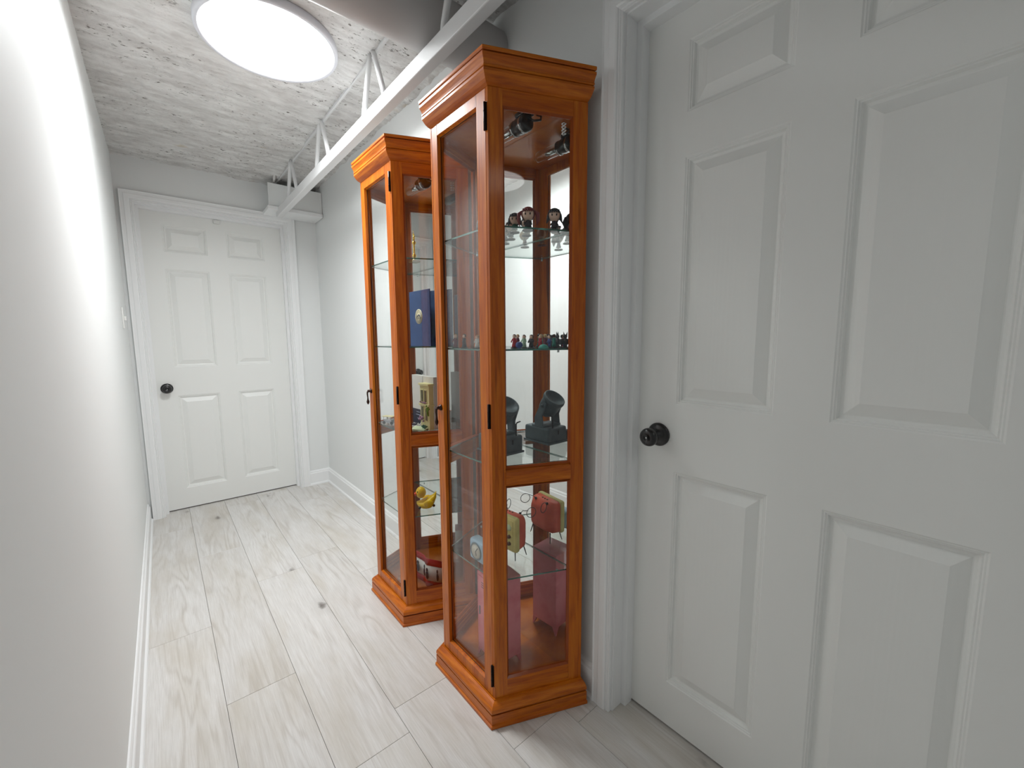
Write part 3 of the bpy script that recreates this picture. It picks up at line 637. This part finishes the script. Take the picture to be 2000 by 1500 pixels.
# big-headed figurines, top shelf of the nearer cabinet
def chibi(x, y, hair, body, label, h=0.066, tails=0, face=(-0.72, -0.69), lean=0.0):
    t = thing('figurine', label, 'figurine', (x, y, 1.5155), math.atan2(face[1], face[0]) + math.pi / 2, 'big-headed figurines on the top shelf')
    # local frame: the figure looks along -y
    k = h / 0.066
    MB().lathe([(0, 0), (0.017 * k, 0), (0.0165 * k, 0.003), (0, 0.003)], (0, 0, 0), (0, 0, 1), 24).build('base', 'base_black', t)
    q = MB(); q.lathe([(0, 0), (0.0105 * k, 0), (0.0075 * k, 0.010 * k), (0.006 * k, 0.016 * k), (0.004 * k, 0.020 * k), (0, 0.020 * k)], (0, 0, 0.010 * k), (0, 0, 1), 16)
    for sx in (-1, 1): q.tube([(sx * 0.0055 * k, 0, 0.025 * k), (sx * 0.011 * k, -0.004 * k, 0.016 * k)], [0.0024 * k, 0.0018 * k], 8)
    q.build('body', body, t)
    for sx in (-1, 1): MB().tube([(sx * 0.0035 * k, 0, 0.012 * k), (sx * 0.004 * k, 0, 0.0028)], [0.0026 * k, 0.0032 * k], 8).build('leg', 'skin' if body != 'cloth_dark' else 'cloth_dark', t)
    hc = (0, 0, 0.044 * k); R = 0.0175 * k
    hd = MB().ball(hc, (R, R * 0.95, R * 0.92), 20, 14).build('head', 'skin', t)
    for sx in (-1, 1): MB().ball((sx * 0.0065 * k, -R * 0.88, 0.0425 * k), (0.0022 * k, 0.0012 * k, 0.0034 * k), 10, 6).build('eye', 'base_black', hd)
    q = MB(); q.ball((0, 0.0015 * k, 0.0455 * k), (R * 1.14, R * 1.10, R * 1.12), 24, 16, cut=lambda p: p.y < -0.42 and p.z < 0.34 and abs(p.x) < 0.72 or p.z < -0.75)
    for i in range(5): a = (i - 2) * 0.33; q.tube([(math.sin(a) * R * 1.05, -math.cos(a) * R * 0.98, 0.0555 * k), (math.sin(a) * R * 1.08, -math.cos(a) * R * 1.04, 0.0475 * k)], [0.0040 * k, 0.0006 * k], 8)
    if tails == 2:
        for sx in (-1, 1): q.tube([(sx * R * 0.95, 0.003, 0.053 * k), (sx * R * 1.5, 0.004, 0.046 * k), (sx * R * 1.55, 0.003, 0.030 * k), (sx * R * 1.35, 0.002, 0.012 * k)], [0.004 * k, 0.0062 * k, 0.005 * k, 0.0008 * k], 10)
    elif tails == 1:
        q.tube([(0, R * 0.7, 0.046 * k), (0.002, R * 1.15, 0.034 * k), (0.003, R * 1.1, 0.014 * k)], [R * 0.75, R * 0.6, 0.0015 * k], 12)
        for sx in (-1, 1): q.tube([(sx * R * 0.98, -0.002, 0.046 * k), (sx * R * 1.05, -0.003, 0.032 * k), (sx * R * 1.3, 0.0, 0.022 * k)], [0.004 * k, 0.0045 * k, 0.0008 * k], 8)
    q.build('hair', hair, t)
    return t
chibi(0.852, 0.985, 'hair_black', 'cloth_green', 'black-haired big-headed figurine in green, leftmost on the top shelf', 0.060, 1)
chibi(0.866, 0.940, 'hair_red', 'cloth_dark', 'red-haired figurine with twin ponytails on the top shelf', 0.070, 2)
chibi(0.931, 0.895, 'hair_black', 'cloth_dark', 'black-haired figurine in black near the right corner of the top shelf', 0.068, 1)
chibi(0.905, 0.990, 'hair_grey', 'cloth_white', 'grey-haired big-headed figurine in white on the top shelf', 0.058, 0)
chibi(0.900, 1.060, 'hair_brown', 'cloth_charcoal', 'brown-haired figurine in charcoal, far back on the top shelf', 0.060, 0)
chibi(0.800, 1.075, 'hair_grey', 'cloth_blue', 'grey-haired figurine in blue seen through the door glass, top shelf', 0.060, 1)
chibi(0.795, 1.000, 'hair_brown', 'cloth_green', 'brown-haired figurine in green behind the corner post, top shelf', 0.058, 0)
chibi(0.925, 1.120, 'hair_blond', 'cloth_plum', 'blond figurine in plum at the back of the top shelf', 0.060, 2)

# miniature figures, row on the second shelf from the top
def mini(x, y, hair, body, label, h=0.046, kind=0):
    t = thing('miniature_figure', label, 'figurine', (x, y, 1.1665), random.uniform(-0.5, 0.5), 'miniature figures on the shelf below the big-headed ones')
    k = h / 0.046
    MB().lathe([(0, 0), (0.012, 0), (0.0115, 0.0025), (0, 0.0025)], (0, 0, 0), (0, 0, 1), 18).build('base', 'base_black', t)
    q = MB()
    if kind == 0: q.lathe([(0, 0), (0.0085, 0), (0.0065, 0.012), (0.0052, 0.022), (0.0068, 0.027), (0.003, 0.031), (0, 0.031)], (0, 0, 0.0024), (0, 0, 1), 14)
    else:
        for sy in (-1, 1): q.tube([(0, sy * 0.0035, 0.0024), (0, sy * 0.003, 0.016 * k)], 0.0028, 8)
        q.tube([(0, 0, 0.014 * k), (0, 0, 0.022 * k), (0, 0, 0.030 * k)], [0.0052, 0.0055, 0.0048], 12)
    if kind != 2:
        for sy in (-1, 1): q.tube([(0, sy * 0.005, 0.029 * k), (-0.002, sy * 0.009, 0.022 * k), (-0.006, sy * 0.008, 0.018 * k)], [0.0022, 0.002, 0.0016], 8)
    q.build('body', body, t)
    if kind == 2:   # eared creature
        q = MB(); q.ball((0, 0, 0.036 * k), (0.0065, 0.0065, 0.0065), 14, 10)
        for sy in (-1, 1): q.lathe([(0, 0), (0.0028, 0), (0.0002, 0.012), (0, 0.012)], (0, sy * 0.0038, 0.040 * k), (0, sy * 0.25, 1), 10)
        q.build('eared_head', body, t)
        for sy in (-1, 1): 
            q = MB(); q.loft([[(0.002, sy * 0.004, 0.030 * k), (0.003, sy * 0.004, 0.012 * k), (0.0035, sy * 0.004, 0.030 * k)], [(0.004, sy * 0.016, 0.026 * k), (0.005, sy * 0.015, 0.010 * k), (0.005, sy * 0.016, 0.026 * k)]]); q.build('wing', body, t)
    else:
        hd = MB().ball((0, 0, 0.0365 * k), (0.0056, 0.0056, 0.0062), 14, 10).build('head', 'skin', t)
        MB().ball((0.0008, 0, 0.0378 * k), (0.0064, 0.0064, 0.0066), 14, 10, cut=lambda p: p.x < -0.35 and p.z < 0.35 or p.z < -0.6).build('hair', hair, t)
    return t
row = [(0.878, 1.020, 'hair_brown', 'cloth_red', 'red miniature figure at the left end of the lower figure row', 0), (0.905, 1.035, 'hair_blond', 'cloth_plum', 'plum miniature figure with fair hair in the lower row', 0),
       (0.893, 0.990, 'hair_black', 'cloth_pale', 'pale green robed miniature figure in the lower row', 0), (0.899, 0.962, 'hair_black', 'cloth_dark', 'black-clad miniature figure beside the pale green one', 1),
       (0.920, 0.985, 'hair_black', 'cloth_charcoal', 'charcoal cloaked miniature figure mid-row', 0), (0.915, 0.938, 'hair_blond', 'cloth_red', 'fair-haired miniature figure in bright red, mid-row', 0),
       (0.940, 0.960, 'hair_brown', 'cloth_teal', 'teal miniature figure with brown hair in the lower row', 0), (0.935, 0.918, 'hair_black', 'cloth_blue', 'blue miniature figure near the right end of the row', 1),
       (0.952, 0.900, 'hair_black', 'cloth_charcoal', 'dark winged creature figure with pointed ears, right end of row', 2),
       (0.775, 1.155, 'hair_brown', 'cloth_charcoal', 'grey cloaked miniature figure seen through the door glass', 0), (0.795, 1.110, 'hair_blond', 'cloth_white', 'white miniature figure with fair hair seen through the door glass', 0),
       (0.760, 1.185, 'hair_blond', 'cloth_plum', 'fair-haired figure nearest the door handle side of the shelf', 0), (0.865, 1.110, 'hair_black', 'cloth_green', 'green miniature figure at the back of the lower row', 0),
       (0.860, 1.060, 'hair_brown', 'cloth_blue', 'blue robed miniature figure behind the corner post', 0)]
for x, y, hr, bd, lb, kd in row: mini(x, y, hr, bd, lb, random.choice((0.044, 0.046, 0.049)), kd)
q = MB().ball((0, 0, 0.0105), (0.0115, 0.0115, 0.0105), 18, 12).build('glass_ball', 'cloth_blue'); q.location = (0.866, 0.983, 1.1665); tag(q, 'small blue ball in front of the miniature figures', 'ball')
q = MB().lathe([(0, 0), (0.016, 0), (0.015, 0.005), (0.009, 0.011), (0, 0.013)], (0, 0, 0), (0, 0, 1), 20).build('teal_mound', 'cloth_teal'); q.location = (0.903, 0.912, 1.1665); tag(q, 'small teal mound-shaped ornament before the red figure', 'ornament')

# ---- farther cabinet
DYF = 0.603
# golden award
t = thing('golden_trophy', 'slender golden trophy on the top shelf of the farther cabinet', 'trophy', (0.850, 1.628, 1.5155))
MB().box((-0.018, -0.018, 0), (0.018, 0.018, 0.008), 0.002).build('base', 'gold', t)
MB().lathe([(0.010, 0.008), (0.006, 0.013), (0.0035, 0.02), (0.008, 0.026), (0.0085, 0.031), (0.004, 0.036), (0.0036, 0.072), (0.0075, 0.078), (0.0085, 0.083), (0.004, 0.089), (0, 0.092)], (0, 0, 0), (0, 0, 1), 20).build('column', 'gold', t)
q = MB(); q.lathe([(0, 0.089), (0.004, 0.092), (0.0045, 0.102), (0.003, 0.110), (0, 0.112)], (0, 0, 0), (0, 0, 1), 12); q.ball((0, 0, 0.115), 0.0032, 10, 8)
q.tube([(0, 0.003, 0.107), (0, 0.006, 0.118), (0, 0.001, 0.131)], [0.0016, 0.0014, 0.0005], 6); q.tube([(0, -0.003, 0.107), (0, -0.013, 0.106)], [0.0016, 0.0008], 6); q.build('statuette', 'gold', t)

# navy certificate folder
t = thing('certificate_folder', 'upright navy blue certificate folder with a round gold seal, farther cabinet', 'folder', (0.855, 1.690, 1.1665))
q = MB(); q.box((-0.004, -0.178, 0.0), (0.0, 0.0, 0.232), 0.0012); cv = q.build('front_cover', 'cover_blue', t)
q = MB(); a = Vector((0.335, -0.942, 0)); q.obox(a * 0.115 + Vector((0.003, 0, 0.116)), [a, Vector((0.942, 0.335, 0)), (0, 0, 1)], (0.113, 0.002, 0.116), 0.0012); q.build('back_cover', 'cover_blue', t)
sy, sz = -0.083, 0.124
MB().lathe([(0, 0), (0.031, 0), (0.031, 0.0006), (0, 0.0006)], (-0.004, sy, sz), (-1, 0, 0), 40).build('seal', 'seal', cv)
q = MB()
q.tube([(-0.0049, sy + 0.0265 * math.cos(i * math.pi / 16), sz + 0.0265 * math.sin(i * math.pi / 16)) for i in range(32)], 0.0007, 5, closed=True)
q.tube([(-0.0049, sy + 0.0195 * math.cos(i * math.pi / 14), sz + 0.0195 * math.sin(i * math.pi / 14)) for i in range(28)], 0.0006, 5, closed=True)
q.ball((-0.0049, sy, sz - 0.006), (0.0006, 0.004, 0.005), 10, 6); q.ball((-0.0049, sy, sz + 0.006), (0.0006, 0.007, 0.004), 10, 6)
for sg in (-1, 1): q.tube([(-0.0049, sy + sg * 0.004, sz), (-0.0049, sy + sg * 0.011, sz + 0.006), (-0.0049, sy + sg * 0.014, sz - 0.006), (-0.0049, sy + sg * 0.009, sz - 0.012)], [0.001, 0.0022, 0.002, 0.0008], 6)
for i in range(13): a_ = i / 13 * 2 * math.pi; q.box((-0.0052, sy + 0.0228 * math.cos(a_) - 0.0007, sz + 0.0228 * math.sin(a_) - 0.0007), (-0.0047, sy + 0.0228 * math.cos(a_) + 0.0007, sz + 0.0228 * math.sin(a_) + 0.0007))
q.build('seal_print', 'seal_ink', cv)

# white box with a navy label band, standing open like a booklet
t = thing('display_box', 'white upright box with navy printed lower band behind the miniature house', 'box', (0.862, 1.700, 0.8165))
q = MB(); q.box((-0.006, -0.098, 0.0), (0.02, 0.0, 0.222), 0.001); b1 = q.build('left_panel', 'page', t)
q = MB(); q.box((-0.006, -0.190, 0.0), (0.02, -0.101, 0.222), 0.001); q.build('right_panel', 'page', t)
MB().box((-0.0068, -0.096, 0.006), (-0.006, -0.002, 0.072)).build('navy_band', 'navy', b1)
q = MB()
for z, l in ((0.058, 0.030), (0.046, 0.040), (0.030, 0.018)): q.box((-0.0074, -0.052 - l / 2, z), (-0.0068, -0.052 + l / 2, z + 0.0025))
q.build('printed_lines', 'grey_text', b1)
MB().box((-0.0068, -0.188, 0.006), (-0.006, -0.103, 0.072)).build('navy_band', 'navy', t)

# miniature two-storey house
t = thing('miniature_house', 'miniature two-storey cream house with window boxes and flowers', 'model house', (0.845, 1.600, 0.8165))
q = MB(); q.box((-0.010, -0.088, 0.0), (0.012, -0.012, 0.192), 0.001); q.build('facade', 'cream', t)
for z in (0.100, 0.186): MB().box((-0.016, -0.092, z), (0.014, -0.008, z + 0.009), 0.0015).build('ledge', 'cream', t)
for yy, z0 in ((-0.032, 0.118), (-0.062, 0.118), (-0.032, 0.048), (-0.066, 0.040)):
    fr = MB().box((-0.0125, yy - 0.0115, z0 - 0.003), (-0.0100, yy + 0.0115, z0 + 0.052), 0.0005).build('window_frame', 'cream', t)
    MB().box((-0.0132, yy - 0.0085, z0), (-0.0124, yy + 0.0085, z0 + 0.048)).build('window_pane', 'window_dark', fr)
    MB().box((-0.0138, yy - 0.0008, z0), (-0.0131, yy + 0.0008, z0 + 0.048)).build('mullion', 'cream', fr)
random.seed(3)
def clump(name, m, c, sp, n, r):
    q = MB()
    for i in range(n):
        p = [c[k] + random.uniform(-sp[k], sp[k]) for k in range(3)]; q.ball(p, r * random.uniform(0.6, 1.1), 8, 6)
    return q.build(name, m, t)
clump('flowers', 'blossom', (-0.017, -0.030, 0.044), (0.004, 0.016, 0.010), 26, 0.004)
clump('flowers', 'blossom', (-0.015, -0.045, 0.114), (0.003, 0.022, 0.003), 22, 0.003)
clump('vine', 'leaf', (-0.015, -0.082, 0.085), (0.004, 0.006, 0.022), 26, 0.004)
clump('shrub', 'cloth_green', (-0.020, -0.062, 0.012), (0.006, 0.018, 0.010), 24, 0.004)

# toy vehicle, spectacles, pale booklet
t = thing('toy_carriage', 'small silver toy carriage with a cream roof on the farther middle shelf', 'toy', (0.768, 1.755, 0.8165), 0.5)
q = MB(); q.box((-0.012, -0.032, 0.008), (0.012, 0.032, 0.013), 0.001); q.box((-0.011, -0.018, 0.013), (0.011, 0.026, 0.022), 0.002); q.tube([(0, 0.032, 0.010), (0, 0.046, 0.010)], 0.001, 6); q.build('chassis', 'silver', t)
MB().box((-0.014, -0.026, 0.034), (0.014, 0.032, 0.0375), 0.0015).build('roof', 'cream', t)
for sx in (-1, 1):
    for yy in (-0.016, 0.024): MB().tube([(sx * 0.010, yy, 0.020), (sx * 0.010, yy, 0.035)], 0.001, 6).build('roof_post', 'silver', t)
    for yy in (-0.020, 0.020): MB().lathe([(0.0055, -0.001), (0.0075, -0.001), (0.0075, 0.001), (0.0055, 0.001), (0.0012, 0.0005), (0.0012, -0.0005)], (sx * 0.014, yy, 0.0078), (1, 0, 0), 18).build('wheel', 'base_black', t)
q = MB(); q.ball((0, -0.006, 0.027), (0.0035, 0.0035, 0.0045), 10, 8); q.ball((0, 0.012, 0.027), (0.0035, 0.0035, 0.0045), 10, 8); q.build('riders', 'white', t)
t = thing('toy_sledge', 'small dark toy sledge with curved white runners on the farther middle shelf', 'toy', (0.822, 1.645, 0.8165), 0.5)
for sx in (-1, 1):
    MB().tube([(sx * 0.012, 0.034, 0.004), (sx * 0.012, 0.0, 0.003), (sx * 0.012, -0.026, 0.005), (sx * 0.012, -0.038, 0.012), (sx * 0.012, -0.040, 0.019)], 0.0024, 8).build('runner', 'white', t)
MB().box((-0.013, -0.022, 0.0055), (0.013, 0.032, 0.012), 0.002).build('seat', 'band_dark', t)
q = thing('pale_booklet', 'pale green folded booklet lying in front of the miniature house', 'booklet', (0.812, 1.558, 0.8165), 0.35)
MB().box((-0.018, -0.038, 0.0), (0.018, 0.038, 0.003), 0.0008).build('lower_leaf', 'pale_green', q)
MB().obox((0.0, 0, 0.0065), [(0.985, 0, 0.17), (0, 1, 0), (-0.17, 0, 0.985)], (0.018, 0.038, 0.001)).build('upper_leaf', 'pale_green', q)

# rubber duck
t = thing('rubber_duck', 'yellow rubber duck with orange beak on the lower shelf of the farther cabinet', 'duck', (0.850, 1.590, 0.4535), math.radians(155)); t.scale = (1.0, 1.05, 1.22)
q = MB(); q.sm = True
rings = []
for i in range(17):
    u = i / 16; x = -0.044 + 0.086 * u
    wid = 0.034 * math.sin(math.pi * min(1, 0.06 + 0.94 * u)) ** 0.55 * (1.0 if u > 0.3 else 0.55 + 1.5 * u)
    top = 0.038 + 0.010 * math.cos(math.pi * u) + (0.012 * (1 - u / 0.25) ** 2 if u < 0.25 else 0); bot = 0.0 + 0.020 * abs(2 * u - 1) ** 3 + (0.016 * (1 - u / 0.2) if u < 0.2 else 0)
    rings.append([(x, wid * math.cos(a), (top + bot) / 2 + (top - bot) / 2 * math.sin(a)) for a in [k * math.pi / 10 for k in range(20)]])
q.loft(rings); body = q.build('body', 'duck_yellow', t)
MB().ball((0.022, 0, 0.060), (0.022, 0.021, 0.021), 22, 16).build('head', 'duck_yellow', t)
q = MB(); q.ball((0.046, 0, 0.058), (0.011, 0.012, 0.0035), 14, 8); q.ball((0.044, 0, 0.053), (0.009, 0.010, 0.003), 14, 8); q.build('beak', 'duck_beak', t)
for sy in (-1, 1): MB().ball((0.037, sy * 0.0125, 0.066), (0.0028, 0.0028, 0.0036), 10, 8).build('eye', 'base_black', t)
for sy in (-1, 1): MB().ball((-0.008, sy * 0.031, 0.026), (0.022, 0.007, 0.012), 14, 10).build('wing', 'duck_yellow', t)
for c_ in ((-0.030, 0.030, 0.016), (0.030, 0.026, 0.012), (-0.030, -0.030, 0.016)): MB().ball(c_, (0.006, 0.0035, 0.005), 10, 6).build('scuff', 'dark_mark', body)

# red and white curled band with dark figures, on the cabinet floor
t = thing('printed_band', 'curled red and white band with dark silhouettes on the farther cabinet floor', 'band', (0.86, 1.62, 0.0780)); t.scale = (1.0, 1.0, 1.3)
pts = [(-0.005, 0.115), (-0.022, 0.100), (-0.036, 0.078), (-0.040, 0.052), (-0.030, 0.030), (-0.018, 0.012), (-0.016, -0.008), (-0.024, -0.028), (-0.028, -0.050), (-0.014, -0.068), (0.008, -0.078), (0.030, -0.084)]
def strip(z0, z1, th, name, m, i0=0, i1=None, out=0.0):
    P_ = pts[i0:i1]; q = MB(); q.sm = True; rings = []
    for i, p in enumerate(P_):
        a = Vector(P_[min(i + 1, len(P_) - 1)]) - Vector(P_[max(i - 1, 0)]); n = Vector((-a.y, a.x)).normalized(); n = n if n.x < 0 else -n
        o_ = Vector(p) + n * out; b_ = o_ - n * th; lift = 0.030 * (1 - i / 11) + 0.007 * math.sin(i * 0.9)
        rings.append([(o_.x, o_.y, z0 + max(0, lift)), (o_.x, o_.y, z1 + lift), (b_.x, b_.y, z1 + lift), (b_.x, b_.y, z0 + max(0, lift))])
    q.loft(rings); return q.build(name, m, t)
strip(0.024, 0.080, 0.0015, 'white_stripe', 'white'); strip(0.078, 0.104, 0.002, 'red_stripe', 'red_band'); strip(0.001, 0.026, 0.002, 'red_stripe', 'red_band')
for i in (2, 4, 6, 8, 10):
    p = pts[i]; lift = 0.030 * (1 - i / 11) + 0.007 * math.sin(i * 0.9); q = MB(); q.ball((p[0] - 0.001, p[1], 0.064 + lift), (0.0035, 0.006, 0.007), 12, 8); q.ball((p[0] - 0.001, p[1], 0.044 + lift), (0.0035, 0.011, 0.015), 12, 8); q.build('silhouette', 'band_dark', t)
# crumpled clear wrapper
bm = bmesh.new(); bmesh.ops.create_icosphere(bm, subdivisions=3, radius=1)
for v_ in bm.verts:
    n_ = nz_.noise(v_.co * 2.3) + 0.5 * nz_.noise(v_.co * 6); v_.co = Vector((v_.co.x * 0.038, v_.co.y * 0.05, max(-0.024, v_.co.z * 0.026))) * (1 + 0.5 * n_)
zmin = min(v_.co.z for v_ in bm.verts)
q = MB(); q.frombm(bm, Matrix.Translation((0, 0, -zmin))); o_ = q.build('crumpled_wrapper', 'wrap'); o_.location = (0.775, 1.66, 0.0780); tag(o_, 'crumpled clear plastic wrapper on the farther cabinet floor', 'wrapper')
